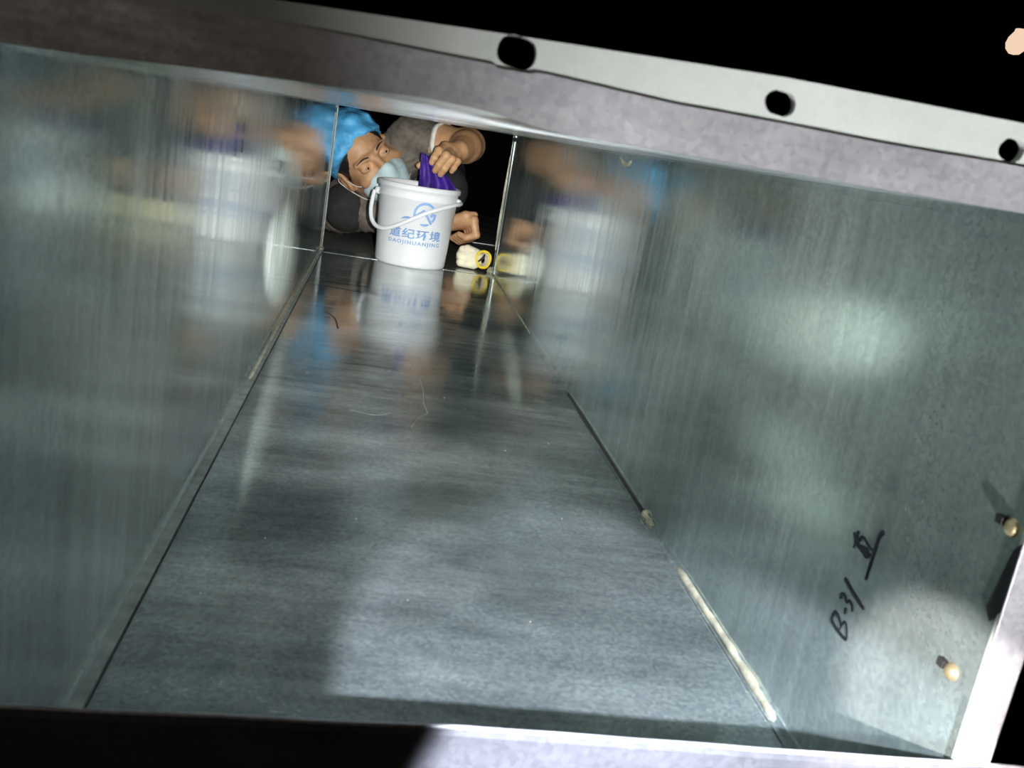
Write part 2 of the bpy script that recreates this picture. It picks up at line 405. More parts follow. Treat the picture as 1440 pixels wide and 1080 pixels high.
fold_edge = [(x, 0.3685 + 0.0012 * mnoise.noise(Vector((x * 14, 3, 0))) + (0.0026 if x < -0.03 else 0.0026 * max(0, 1 - (x + 0.03) / 0.05))) for x in xs]
fold_edge = [(x, min(z, 0.3700 + max(0, abs(x + 0.0425) - 0.006) * 0.5) if abs(x + 0.0425) < 0.012 else z) for x, z in fold_edge]
outer = [(-0.262, 0.358), (0.262, 0.358), (0.262, 0.3845), (0.06, 0.3853), (-0.05, 0.382), (-0.262, 0.3745)]
keep(plate_with_holes('angle_iron', outer, [(0.06, 0.3758, 0.0062, 0.0046, -0.1), (-0.0425, 0.3765, 0.0075, 0.0056, -0.12), (0.1585, 0.3742, 0.0056, 0.0046, -0.05), (-0.145, 0.3665, 0.006, 0.0045, 0)], NEAR, NEAR + 0.004, M['flange'], None), top)
keep(box_obj('angle_iron_leg', (-0.262, 0.262, NEAR + 0.004, NEAR + 0.036, H + 0.002, H + 0.006), M['flange']), top)
keep(plate_with_holes('turned_sheet_edge', [*[(-0.225 + 0.461 * k / 60, H - 0.0003 + mouth_lift(-0.225 + 0.461 * k / 60)) for k in range(61)], *[p for p in fold_edge[::-1] if -0.225 < p[0] < 0.236]], [], NEAR - 0.0012, NEAR, M['flange_fold'], None), top)
right = flange('trim_2', 'bright angle iron flange on the right of the duct mouth')
keep(box_obj('turned_sheet_edge', (W2 - 0.003, W2 + 0.0155, NEAR - 0.0012, NEAR, 0.0, H), M['flange_fold'], None, 0.0004), right)
keep(box_obj('angle_iron', (W2 - 0.001, W2 + 0.0165, NEAR, NEAR + 0.004, -0.02, 0.357), M['flange']), right)
left = flange('trim_3', 'angle iron flange on the left of the duct mouth')
keep(box_obj('turned_sheet_edge', (-W2 - 0.0155, -W2, NEAR - 0.0012, NEAR, 0.0, H), M['flange_fold'], None, 0.0004), left)
keep(box_obj('angle_iron', (-W2 - 0.035, -W2, NEAR, NEAR + 0.004, -0.02, 0.358), M['flange']), left)
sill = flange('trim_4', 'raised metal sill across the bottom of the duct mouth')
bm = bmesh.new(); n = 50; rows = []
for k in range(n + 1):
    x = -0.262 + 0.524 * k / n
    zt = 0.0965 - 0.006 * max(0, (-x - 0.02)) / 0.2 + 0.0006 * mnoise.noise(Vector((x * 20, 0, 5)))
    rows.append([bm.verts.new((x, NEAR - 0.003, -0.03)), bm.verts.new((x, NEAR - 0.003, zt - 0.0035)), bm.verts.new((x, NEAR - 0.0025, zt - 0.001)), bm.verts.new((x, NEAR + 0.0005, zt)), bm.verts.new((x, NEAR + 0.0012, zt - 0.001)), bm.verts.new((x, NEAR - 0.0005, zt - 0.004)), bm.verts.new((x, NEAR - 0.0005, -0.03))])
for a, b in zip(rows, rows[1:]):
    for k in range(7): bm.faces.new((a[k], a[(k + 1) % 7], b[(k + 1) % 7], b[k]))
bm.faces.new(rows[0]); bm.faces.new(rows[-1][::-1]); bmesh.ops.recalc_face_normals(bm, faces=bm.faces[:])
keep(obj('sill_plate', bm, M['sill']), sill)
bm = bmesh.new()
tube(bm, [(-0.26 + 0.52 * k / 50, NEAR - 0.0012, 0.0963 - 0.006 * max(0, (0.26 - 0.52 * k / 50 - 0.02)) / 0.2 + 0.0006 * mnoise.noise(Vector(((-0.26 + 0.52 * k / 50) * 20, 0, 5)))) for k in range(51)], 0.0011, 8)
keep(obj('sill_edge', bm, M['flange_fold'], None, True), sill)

# ---- the dark length of duct and chamber beyond the far end
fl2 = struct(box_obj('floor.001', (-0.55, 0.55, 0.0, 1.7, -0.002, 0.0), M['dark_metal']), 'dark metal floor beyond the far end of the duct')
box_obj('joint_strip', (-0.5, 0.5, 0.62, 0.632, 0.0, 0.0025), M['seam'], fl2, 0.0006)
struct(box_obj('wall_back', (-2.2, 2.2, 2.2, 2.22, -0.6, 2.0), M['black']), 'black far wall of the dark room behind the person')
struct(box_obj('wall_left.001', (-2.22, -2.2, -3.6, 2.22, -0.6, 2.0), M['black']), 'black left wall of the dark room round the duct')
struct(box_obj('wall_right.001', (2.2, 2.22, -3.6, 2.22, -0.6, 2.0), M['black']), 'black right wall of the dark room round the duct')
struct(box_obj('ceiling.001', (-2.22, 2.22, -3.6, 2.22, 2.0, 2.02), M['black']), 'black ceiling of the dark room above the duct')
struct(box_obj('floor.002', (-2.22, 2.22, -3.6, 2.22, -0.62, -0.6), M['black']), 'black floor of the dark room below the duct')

# ================================================================== BUCKET
BX, BY = 0.004, -0.048
bucket = bpy.data.objects.new('bucket', None); C.objects.link(bucket); bucket.location = (BX, BY, 0)
tag(bucket, 'white plastic bucket with blue logo standing at the far end of the duct', 'bucket')
RB, RT, HB = 0.0870, 0.0985, 0.199
def rad(z): return RB + (RT - RB) * z / HB
bm = bmesh.new()
lathe(bm, [(0.0005, 0.004), (RB - 0.012, 0.004), (RB - 0.010, 0.0), (RB - 0.002, 0.0), (RB, 0.003), (rad(0.006) + 0.0008, 0.008), (rad(0.02), 0.012), (rad(0.1625), 0.1625), (rad(0.1635) + 0.0030, 0.1640),
           (rad(0.168) + 0.0030, 0.1685), (rad(0.172) + 0.001, 0.173), (rad(0.172) + 0.001, 0.184), (RT + 0.0035, 0.1855), (RT + 0.0045, 0.190), (RT + 0.0038, 0.197), (RT + 0.001, HB), (RT - 0.0025, HB - 0.001),
           (RT - 0.0035, HB - 0.006), (RB - 0.002, 0.008), (0.0005, 0.0075)], 72)
bmesh.ops.remove_doubles(bm, verts=bm.verts[:], dist=0.0004)
bmesh.ops.recalc_face_normals(bm, faces=bm.faces[:])
body = obj('bucket_body', bm, M['bucket'], bucket, True)
def on_bucket(ang, z, off=0.0):
    r = rad(z) + off
    return Vector((r * math.cos(ang), r * math.sin(ang), z))
for deg in (183, 347):
    bm = bmesh.new(); lathe(bm, [(0.0001, 0.009), (0.004, 0.009), (0.0085, 0.006), (0.0095, 0.0), (0.0095, -0.004)], 20)
    a = math.radians(deg)
    bmesh.ops.transform(bm, matrix=Matrix.Translation(on_bucket(a, 0.168, 0.003)) @ Matrix.Rotation(a, 4, 'Z') @ Matrix.Rotation(math.pi / 2, 4, 'Y'), verts=bm.verts)
    obj('handle_ear', bm, M['bucket'], bucket, True)
bm = bmesh.new()
hp = [(183, 0.152, 0.010), (186, 0.135, 0.014), (191, 0.112, 0.018), (199, 0.090, 0.018), (210, 0.078, 0.0135), (225, 0.0775, 0.009), (240, 0.087, 0.0065), (255, 0.1005, 0.0055), (270, 0.115, 0.005), (285, 0.1285, 0.005), (300, 0.138, 0.0055), (318, 0.1465, 0.0075), (334, 0.151, 0.0085), (347, 0.152, 0.009)]
tube(bm, smooth_path([on_bucket(math.radians(d), z * 1.10, o + 0.002) for d, z, o in hp], 6), 0.0052, 12)
obj('handle', bm, M['bucket'], bucket, True)

def text_mesh(txt, size, weight, spacing=1.0):
    cu = bpy.data.curves.new('t', 'FONT'); cu.body = txt; cu.size = size; cu.align_x = 'CENTER'; cu.offset = weight; cu.space_character = spacing; cu.resolution_u = 4
    tmp = bpy.data.objects.new('t', cu); C.objects.link(tmp)
    me = bpy.data.meshes.new_from_object(tmp.evaluated_get(bpy.context.evaluated_depsgraph_get()))
    bpy.data.objects.remove(tmp); bpy.data.curves.remove(cu)
    bm = bmesh.new(); bm.from_mesh(me); bpy.data.meshes.remove(me); return bm
def wrap(bm, name, ang0, z0, width=None, label=None, bold=0.0):
    if bold:
        dup = bmesh.ops.duplicate(bm, geom=bm.verts[:] + bm.edges[:] + bm.faces[:])
        for v in dup['geom']:
            if isinstance(v, bmesh.types.BMVert): v.co.x += bold; v.co.y += bold * 0.4
    xs = [v.co.x for v in bm.verts]
    s = width / (max(xs) - min(xs)) if width else 1.0
    cx = (max(xs) + min(xs)) / 2
    for v in bm.verts: v.co.x = (v.co.x - cx) * s
    bmesh.ops.triangulate(bm, faces=bm.faces[:])
    x = -0.09
    while x < 0.09:
        bmesh.ops.bisect_plane(bm, geom=bm.verts[:] + bm.edges[:] + bm.faces[:], plane_co=(x, 0, 0), plane_no=(1, 0, 0)); x += 0.004
    for v in bm.verts:
        z = z0 + v.co.y
        v.co = on_bucket(ang0 + v.co.x / rad(z), z, 0.0005)
    o = obj(name, bm, M['print'], bucket)
    if label: o['label'] = label
    return o
FRONT = math.radians(272)
wrap(text_mesh('道纪环境', 0.0255, 0.0003, 1.12), 'printed_characters', FRONT - 0.02, 0.0735, 0.134, 'blue printed Chinese characters', 0.0009)
wrap(text_mesh('DAOJIHUANJING', 0.0125, 0.0002, 1.3), 'printed_letters', FRONT - 0.02, 0.0575, 0.134, 'blue printed line DAOJIHUANJING', 0.0004)
def ring_part(bm, cx, cy, r0, r1, a0, a1, n=24, taper=False):
    prev = None
    for k in range(n + 1):
        t = k / n; a = math.radians(a0 + (a1 - a0) * t)
        w = (r1 - r0) * (1 if not taper else max(0.05, math.sin(math.pi * t) ** 0.6)); rm = (r0 + r1) / 2
        p = [bm.verts.new((cx + math.cos(a) * (rm + d * w / 2), cy + math.sin(a) * (rm + d * w / 2), 0)) for d in (-1, 1)]
        if prev: bm.faces.new((prev[0], prev[1], p[1], p[0]))
        prev = p
def quad(bm, pts): bm.faces.new([bm.verts.new((x, y, 0)) for x, y in pts])
bm = bmesh.new()
ring_part(bm, 0, 0, 0.0225, 0.0285, 35, 205)
ring_part(bm, 0, 0, 0.0225, 0.0285, -112, -58, 14, True)
ring_part(bm, 0, 0, 0.0225, 0.0285, -38, 8, 10)
quad(bm, [(-0.024, -0.012), (-0.026, -0.006), (-0.004, 0.012), (0.001, 0.008), (-0.004, 0.002)])
quad(bm, [(0.001, -0.003), (0.006, 0.001), (0.021, -0.019), (0.016, -0.023)])
quad(bm, [(0.016, -0.006), (0.012, -0.001), (0.020, 0.006), (0.024, 0.0)])
quad(bm, [(-0.058, -0.018), (-0.050, -0.0115), (-0.040, -0.0095), (-0.030, -0.0105), (-0.036, -0.014), (-0.048, -0.0155)])
for v in bm.verts: v.co.x -= 0.0
w_ = max(v.co.x for v in bm.verts) - min(v.co.x for v in bm.verts)
wrap(bm, 'printed_logo', FRONT + 0.0, 0.1335, None, 'blue printed ring logo with diagonal strokes')

# ================================================================== SIGNED DISTANCE MODELLING
class Field:
    """numpy distance field on a voxel grid; smooth unions of rounded shapes, meshed by surface nets"""
    def __init__(s, lo, hi, h):
        s.lo = np.array(lo, float); s.h = h
        s.n = np.ceil((np.array(hi) - s.lo) / h).astype(int) + 1
        s.f = np.full(s.n, 1.0, np.float32)
    def region(s, lo, hi, pad):
        a = np.clip(((np.array(lo) - pad - s.lo) / s.h).astype(int), 0, s.n - 1); b = np.clip(((np.array(hi) + pad - s.lo) / s.h).astype(int) + 2, 1, s.n)
        sl = tuple(slice(i, j) for i, j in zip(a, b))
        ax = [s.lo[k] + s.h * np.arange(a[k], b[k]) for k in range(3)]
        return sl, np.stack(np.meshgrid(*ax, indexing='ij'), -1).astype(np.float32)
    def blend(s, sl, d, k, sub=False):
        f = s.f[sl]; d = d.astype(np.float32)
        if sub:
            f, d = -f, d
        hh = np.clip(0.5 + 0.5 * (f - d) / k, 0, 1)
        r = f * (1 - hh) + d * hh - k * hh * (1 - hh)
        s.f[sl] = -r if sub else r
    def capsule(s, a, b, ra, rb, k=0.012, sub=False):
        a = np.array(a, float); b = np.array(b, float); R = max(ra, rb)
        sl, P = s.region(np.minimum(a, b) - R, np.maximum(a, b) + R, 0.03 + k)
        ab = b - a; t = np.clip(((P - a) @ ab) / max(ab @ ab, 1e-9), 0, 1)
        d = np.linalg.norm(P - a - t[..., None] * ab, axis=-1) - (ra + (rb - ra) * t)
        s.blend(sl, d, k, sub)
    def ellipsoid(s, c, r, rot=None, k=0.012, sub=False, noise=None):
        c = np.array(c, float); r = np.array(r, float); R = r.max()
        sl, P = s.region(c - R, c + R, 0.03 + k)
        q = P - c
        if rot is not None: q = q @ np.array(rot)       # rot columns are the local axes
        k0 = np.linalg.norm(q / r, axis=-1); k1 = np.linalg.norm(q / (r * r), axis=-1)
        d = k0 * (k0 - 1) / np.maximum(k1, 1e-6)
        if noise is not None: d = d - noise(q)
        s.blend(sl, d, k, sub)
    def mesh(s, name, mat=None, parent=None, relax=2):
        f = s.f; h = s.h
        S = f < 0
        n = np.array(f.shape)
        cs = [f[i:n[0] - 1 + i, j:n[1] - 1 + j, k:n[2] - 1 + k] for i in (0, 1) for j in (0, 1) for k in (0, 1)]
        cnt = sum((c < 0).astype(np.int8) for c in cs)
        act = (cnt > 0) & (cnt < 8)
        idx = -np.ones(act.shape, np.int64); cells = np.argwhere(act); idx[act] = np.arange(len(cells))
        vals = np.stack([c[act] for c in cs], 1).astype(float)
        corners = np.array([(i, j, k) for i in (0, 1) for j in (0, 1) for k in (0, 1)], float)
        acc = np.zeros((len(cells), 3)); w = np.zeros(len(cells))
        for a in range(8):
            for b in range(a + 1, 8):
                if np.abs(corners[a] - corners[b]).sum() != 1: continue
                va, vb = vals[:, a], vals[:, b]; mk = (va < 0) != (vb < 0)
                t = np.where(mk, va / np.where(mk, va - vb, 1), 0)
                p = corners[a] + t[:, None] * (corners[b] - corners[a])
                acc += np.where(mk[:, None], p, 0); w += mk
        V = (cells + acc / w[:, None]) * h + s.lo
        Q = []
        for ax in range(3):
            u, v = (ax + 1) % 3, (ax + 2) % 3
            sl0 = [slice(1, -1)] * 3; sl1 = [slice(1, -1)] * 3
            sl0[ax] = slice(0, -1); sl1[ax] = slice(1, None)
            A = S[tuple(sl0)]; B = S[tuple(sl1)]
            e = np.argwhere(A != B); fl = A[A != B]
            o = np.ones(3, int); o[ax] = 0
            e = e + o
            def cell(du, dv):
                c = e.copy(); c[:, u] -= du; c[:, v] -= dv
                return idx[c[:, 0], c[:, 1], c[:, 2]]
            q = np.stack([cell(1, 1), cell(0, 1), cell(0, 0), cell(1, 0)], 1)
            q[~fl] = q[~fl][:, ::-1]
            Q.append(q)
        Q = np.concatenate(Q); Q = Q[(Q >= 0).all(1)]
        for _ in range(relax):
            ac = np.zeros_like(V); ct = np.zeros(len(V))
            for a, b in ((0, 1), (1, 2), (2, 3), (3, 0)):
                np.add.at(ac, Q[:, a], V[Q[:, b]]); np.add.at(ct, Q[:, a], 1)
                np.add.at(ac, Q[:, b], V[Q[:, a]]); np.add.at(ct, Q[:, b], 1)
            V = 0.5 * V + 0.5 * ac / np.maximum(ct, 1)[:, None]
        me = bpy.data.meshes.new(name)
        me.vertices.add(len(V)); me.vertices.foreach_set('co', V.astype(np.float32).ravel())
        me.loops.add(Q.size); me.loops.foreach_set('vertex_index', Q.astype(np.int32).ravel())
        me.polygons.add(len(Q)); me.polygons.foreach_set('loop_start', np.arange(0, Q.size, 4, dtype=np.int32))
        me.polygons.foreach_set('use_smooth', np.ones(len(Q), bool))
        me.update(calc_edges=True); me.validate()
        return link(name, me, mat, parent)

# ================================================================== PERSON
R_, U_, F_ = np.array(RV), np.array(UV), np.array(FV)
def nrm(v): return v / np.linalg.norm(v)
HS = 0.98                                         # the head's scale
l0 = 0.68 * R_ + 0.73 * U_                        # the person's left, as seen along the duct
d0 = 0.73 * R_ - 0.68 * U_                        # towards the chin
psi, nod = math.radians(12), math.radians(25)
lf = math.cos(psi) * l0 + math.sin(psi) * F_
ff = -math.cos(psi) * F_ + math.sin(psi) * l0
ff = nrm(math.cos(nod) * ff + math.sin(nod) * d0)
hx = nrm(-lf - ff * (-lf @ ff)); hz = np.cross(hx, ff)
HR = np.stack([hx, ff, hz], 1)                    # columns: person's right, forward, up
EYE = np.array([-0.114, 0.12, 0.233])
HC = EYE - HR @ (np.array([0, 0.088, 0.0]) * HS)
def hw(x, y, z): return HC + HR @ (np.array([x, y, z]) * HS)

SH_L, SH_R = np.array([-0.020, 0.235, 0.285]), np.array([-0.195, 0.34, 0.075])
EL_L, WR_L = np.array([0.122, 0.14, 0.307]), np.array([0.092, 0.022, 0.291])
EL_R, WR_R = np.array([-0.105, 0.25, 0.085]), np.array([0.085, 0.135, 0.098])
NECK = (SH_L + SH_R) / 2 + np.array([0.005, -0.05, 0.0])
CHEST = np.array([-0.06, 0.42, 0.175]); BELLY = np.array([0.0, 0.60, 0.165]); HIP = np.array([0.03, 0.76, 0.16])
tdir = nrm(SH_L - SH_R); tfor = nrm(HIP - NECK); tnrm = np.cross(tdir, tfor)
TR = np.stack([tdir, nrm(np.cross(tnrm, tdir)), tnrm], 1)

g = Field((-0.36, -0.12, -0.01), (0.32, 1.02, 0.42), 0.003)
# head
def he(c, r, k=0.01, sub=False): g.ellipsoid(hw(*c), np.array(r) * HS, HR, k * HS, sub)
def hc(a, b, ra, rb, k=0.008, sub=False): g.capsule(hw(*a), hw(*b), ra * HS, rb * HS, k * HS, sub)
he((0, -0.015, 0.038), (0.076, 0.096, 0.082)); he((0, 0.028, -0.03), (0.064, 0.064, 0.085), 0.02)
he((0, 0.040, -0.088), (0.046, 0.045, 0.034), 0.02); he((0, 0.074, -0.105), (0.02, 0.018, 0.015), 0.015)
for s in (-1, 1):
    he((s * 0.046, 0.056, -0.032), (0.023, 0.022, 0.018), 0.015)
    hc((s * 0.018, 0.089, 0.016), (s * 0.050, 0.072, 0.018), 0.0085, 0.0075, 0.012)
    he((s * 0.0345, 0.094, -0.002), (0.020, 0.013, 0.011), 0.010, True)
    he((s * 0.0345, 0.076, -0.001), (0.0165, 0.0145, 0.0125), 0.004)
    he((s * 0.0345, 0.090, -0.004), (0.0135, 0.007, 0.0024), 0.002, True)
    he((s * 0.012, 0.103, -0.040), (0.009, 0.010, 0.008), 0.006)
    he((s * 0.079, -0.012, -0.006), (0.009, 0.021, 0.033), 0.006)
    he((s * 0.088, -0.008, -0.004), (0.007, 0.012, 0.020), 0.004, True)
hc((0, 0.088, 0.012), (0, 0.107, -0.036), 0.0085, 0.012, 0.012)
hc((-0.022, 0.090, -0.069), (0.022, 0.090, -0.069), 0.006, 0.006, 0.008)
# neck, trunk
g.capsule(hw(0, -0.02, -0.06), NECK + tfor * 0.03, 0.062, 0.066, 0.03)
g.ellipsoid(CHEST, (0.165, 0.15, 0.105), TR, 0.03); g.ellipsoid(BELLY, (0.135, 0.15, 0.10), TR, 0.04); g.ellipsoid(HIP, (0.15, 0.12, 0.11), TR, 0.04)
g.capsule(SH_L, SH_R, 0.058, 0.055, 0.04)
# arms
def limb(pts, rr, k=0.012):
    for (a, b, ra, rb) in zip(pts, pts[1:], rr, rr[1:]): g.capsule(a, b, ra, rb, k)
def lerp(a, b, t): return a + (b - a) * t
limb([SH_L, lerp(SH_L, EL_L, 0.5), EL_L], [0.056, 0.05, 0.041], 0.02)
limb([EL_L, lerp(EL_L, WR_L, 0.35), WR_L], [0.043, 0.040, 0.027], 0.015)
limb([SH_R, lerp(SH_R, EL_R, 0.5), EL_R], [0.056, 0.05, 0.04], 0.02)
limb([EL_R, lerp(EL_R, WR_R, 0.3), WR_R], [0.04, 0.041, 0.028], 0.015)
# left hand, closed over the cloth
HAND_L = dict(index=[(0.054, -0.012, 0.296), (0.037, -0.052, 0.285), (0.028, -0.064, 0.268), (0.0235, -0.060, 0.2545)],
              middle=[(0.065, -0.017, 0.291), (0.055, -0.070, 0.277), (0.041, -0.078, 0.253), (0.034, -0.066, 0.237)],
              ring=[(0.077, -0.014, 0.284), (0.071, -0.062, 0.270), (0.057, -0.072, 0.246), (0.049, -0.061, 0.229)],
              pinky=[(0.088, -0.006, 0.276), (0.087, -0.042, 0.266), (0.080, -0.052, 0.250), (0.0755, -0.047, 0.2405)])
FR = dict(index=(0.0115, 0.0098, 0.0092, 0.0078), middle=(0.0115, 0.0102, 0.0094, 0.008), ring=(0.011, 0.0096, 0.0089, 0.0075), pinky=(0.0105, 0.0084, 0.0078, 0.0066))
for f_, pts in HAND_L.items():
    pts = [np.array(p) for p in pts]; r = FR[f_]
    g.capsule(lerp(WR_L, pts[0], 0.15), pts[0], 0.017, r[0] + 0.002, 0.010)
    for q, (a, b) in enumerate(zip(pts, pts[1:])): g.capsule(a, b, r[q], r[q + 1], 0.0022 if q else 0.006)
    g.ellipsoid(pts[1], (r[1] + 0.0012,) * 3, None, 0.004)
th = [np.array(p) for p in [(0.078, 0.012, 0.283), (0.043, 0.010, 0.266), (0.016, -0.002, 0.250), (-0.004, -0.012, 0.240)]]
for (a, b, ra, rb) in zip(th, th[1:], (0.015, 0.0125, 0.0105), (0.0125, 0.0105, 0.0085)): g.capsule(a, b, ra, rb, 0.005)
# right hand: a loose fist, fingers folded under the palm
hd = nrm(np.array([0.085, -0.035, 0.004]))
K0 = WR_R + hd * 0.075
for q in range(4):
    off = np.array([0.25, -0.9, 0.1]) * (0.030 - 0.019 * q) * 0.9
    kn = K0 + off + np.array([0, 0, 0.014 - 0.004 * q])
    pip = kn + np.array([0.012, -0.006, -0.036]); dip = pip + np.array([-0.026, 0.006, -0.012]); tip = dip + np.array([-0.019, 0.006, 0.006])
    g.capsule(lerp(WR_R, kn, 0.1), kn, 0.019, 0.0135, 0.012)
    for (a, b, ra, rb) in ((kn, pip, 0.012, 0.0105), (pip, dip, 0.0105, 0.0095), (dip, tip, 0.0095, 0.008)): g.capsule(a, b, ra, rb, 0.003)
t0 = WR_R + hd * 0.03 + np.array([0, -0.02, 0.012])
for (a, b, ra, rb) in ((t0, t0 + np.array([0.026, -0.012, 0.016]), 0.014, 0.012), (t0 + np.array([0.026, -0.012, 0.016]), t0 + np.array([0.050, -0.008, 0.020]), 0.0115, 0.0095)): g.capsule(a, b, ra, rb, 0.005)
# legs: squatting, knees forward
LEGS = [[HIP + np.array([0.06, -0.02, 0.01]), np.array([0.082, 0.27, 0.175]), np.array([0.10, 0.62, 0.06]), np.array([0.10, 0.66, 0.035])],
        [HIP + np.array([-0.06, -0.02, -0.02]), np.array([-0.175, 0.265, 0.085]), np.array([-0.13, 0.66, 0.055]), np.array([-0.13, 0.70, 0.035])]]
for L in LEGS: limb(L[:3], [0.08, 0.055, 0.04], 0.02)
for L in LEGS: g.capsule(L[2], L[2] + np.array([0.0, 0.12, -0.02]), 0.036, 0.026, 0.015)
person = g.mesh('person', M['skin'], None, 1)
tag(person, 'person in blue bouffant cap and face mask leaning over the white bucket', 'person')

# eyes
for s in (-1, 1):
    bm = bmesh.new(); bmesh.ops.create_uvsphere(bm, u_segments=20, v_segments=12, radius=0.0118 * HS)
    e = obj('eye', bm, M['eye'], person, True); e.location = hw(s * 0.0345, 0.0755, -0.003)
    bm = bmesh.new(); bmesh.ops.create_uvsphere(bm, u_segments=16, v_segments=10, radius=0.006 * HS)
    bmesh.ops.transform(bm, matrix=Matrix.Translation(Vector(HR @ np.array([-0.002, 0.0062, -0.0015]) * HS)), verts=bm.verts)
    obj('iris', bm, M['iris'], e, True)
# eyebrows
for s in (-1, 1):
    bm = bmesh.new()
    tube(bm, smooth_path([hw(s * 0.014, 0.0985, 0.0165), hw(s * 0.030, 0.0945, 0.0225), hw(s * 0.052, 0.0775, 0.0195)], 5), [0.0012, 0.0018, 0.0021, 0.0022, 0.0022, 0.002, 0.0018, 0.0015, 0.0012, 0.0009, 0.0005], 8)
    obj('eyebrow', bm, M['hair'], person, True)

def wob(sc, amp, seed):
    """smooth wrinkle noise from a few sine waves"""
    rs = np.random.RandomState(seed); W = rs.normal(size=(7, 3)); ph = rs.uniform(0, 6.28, 7)
    def f(q):
        a = 0
        for k in range(7): a = a + np.sin((q @ W[k]) * sc * (0.6 + 0.25 * k) + ph[k])
        return amp * a / 3
    return f
def local_cut(f, c, n_, keep_lo=None, k=0.004):
    """keep only what lies on the positive side of a plane (smooth intersection)"""
    sl = tuple(slice(0, m_) for m_ in f.n)
    _, P = f.region(f.lo, f.lo + f.h * f.n, 0)
    d = -((P - c) @ n_)
    f.f = np.maximum(f.f, d.astype(np.float32)[:f.n[0], :f.n[1], :f.n[2]])
# hair under the cap: a thin shell over temples and nape
fh = Field(HC - 0.16, HC + 0.16, 0.003)
fh.ellipsoid(hw(0, -0.017, 0.036), np.array((0.0795, 0.097, 0.085)) * HS, HR, 0.01, noise=wob(90, 0.0008, 3))
local_cut(fh, hw(0, 0.058, 0.045), nrm(HR @ np.array([0, -0.82, 0.35])))
local_cut(fh, hw(0, 0.0, -0.022), HR @ np.array([0, -0.2, 1.0]) / 1.02)
fh.mesh('hair', M['hair'], person, 1)
# cap: puffed bouffant with gathers, drawn in at a band
fc = Field(HC - 0.21, HC + 0.21, 0.003)
nz = wob(55, 0.0045, 11); nz2 = wob(160, 0.0012, 5)
fc.ellipsoid(hw(0, -0.035, 0.062), np.array((0.098, 0.112, 0.094)) * HS, HR, 0.01, noise=lambda q: nz(q) + nz2(q * np.array([1, 1, 0.3])))
capn = nrm(HR @ np.array([0, -0.40, 0.86]))
capc = hw(0, 0.070, 0.062)
local_cut(fc, capc, capn)
fc.ellipsoid(hw(0, -0.012, 0.02), np.array((0.074, 0.09, 0.095)) * HS, HR, 0.004, sub=True)
cap = fc.mesh('cap', M['cap'], person, 1)
# mask over nose and mouth
fm = Field(HC - 0.17, HC + 0.17, 0.0025)
def mk(c, r, k=0.012): fm.ellipsoid(hw(*c), np.array(r) * HS, HR, k)
mk((0, 0.032, -0.060), (0.070, 0.074, 0.062)); mk((0, 0.045, -0.092), (0.052, 0.056, 0.040)); mk((0, 0.092, -0.045), (0.026, 0.030, 0.034))
local_cut(fm, hw(0, 0.095, -0.026), nrm(HR @ np.array([0, 0.35, -1.0])))
local_cut(fm, hw(0, 0.028, -0.07), nrm(HR @ np.array([0, 1.0, 0.05])))
local_cut(fm, hw(0, 0.05, -0.126), nrm(HR @ np.array([0, 0.25, 1.0])))
mask = fm.mesh('mask', M['mask'], person, 1)
# pleats and ear loops
for zz in (-0.055, -0.072, -0.089):
    bm = bmesh.new(); P = []
    for k in range(21):
        a = math.radians(-62 + 124 * k / 20)
        P.append(hw(0.063 * math.sin(a), 0.040 + 0.072 * math.cos(a), zz - 0.006 * math.cos(a)))
    tube(bm, P, 0.0012, 6); obj('pleat', bm, M['mask'], mask, True)
for s in (-1, 1):
    bm = bmesh.new()
    tube(bm, smooth_path([hw(s * 0.062, 0.042, -0.040), hw(s * 0.074, 0.022, -0.026), hw(s * 0.081, -0.008, 0.012), hw(s * 0.088, -0.030, 0.004), hw(s * 0.083, -0.022, -0.032), hw(s * 0.074, 0.010, -0.072), hw(s * 0.060, 0.034, -0.088)], 6), 0.0014, 6)
    obj('ear_loop', bm, M['loop'], mask, True)

# shirt
fs = Field((-0.36, 0.05, -0.008), (0.30, 0.90, 0.42), 0.004)
wr = wob(60, 0.0035, 21); wr2 = wob(24, 0.006, 22)
def se(c, r, rot, k): fs.ellipsoid(c, np.array(r) + 0.009, rot, k, noise=lambda q: wr(q) + wr2(q))
se(CHEST, (0.165, 0.15, 0.105), TR, 0.03); se(BELLY, (0.135, 0.15, 0.10), TR, 0.04); se(HIP, (0.142, 0.06, 0.105), TR, 0.04)
fs.capsule(SH_L, SH_R, 0.068, 0.066, 0.04)
SL_L = lerp(SH_L, EL_L, 0.48); SL_R = lerp(SH_R, EL_R, 1.0)
fs.capsule(SH_L, SL_L, 0.070, 0.056, 0.03); fs.capsule(SH_R, SL_R, 0.068, 0.058, 0.03)
_, P = fs.region(fs.lo, fs.lo + fs.h * fs.n, 0)
P = P[:fs.n[0], :fs.n[1], :fs.n[2]]
fs.f = fs.f - (0.0022 * np.sin(P[..., 0] * 210 + 9 * np.sin(P[..., 2] * 40)) * np.sin(P[..., 2] * 60 + P[..., 1] * 50)).astype(np.float32)
fs.f += 0.0
adir = nrm(EL_L - SH_L)
fs.f = np.maximum(fs.f, np.where(np.linalg.norm(P - SL_L, axis=-1) < 0.10, (P - (SL_L + adir * 0.012)) @ adir, -1).astype(np.float32))
del P
fs.capsule(lerp(NECK, np.array(hw(0, -0.02, -0.06)), 0.55), NECK, 0.066, 0.074, 0.02)
fs.capsule(np.array(hw(0, -0.02, -0.05)), lerp(NECK, np.array(hw(0, -0.02, -0.06)), 0.40), 0.059, 0.059, 0.004, sub=True)
shirt = fs.mesh('shirt', M['shirt'], person, 1)
bm = bmesh.new()
ca = SL_L + adir * 0.012; u_ = nrm(np.cross(adir, [0, 0, 1])); v_ = np.cross(u_, adir)
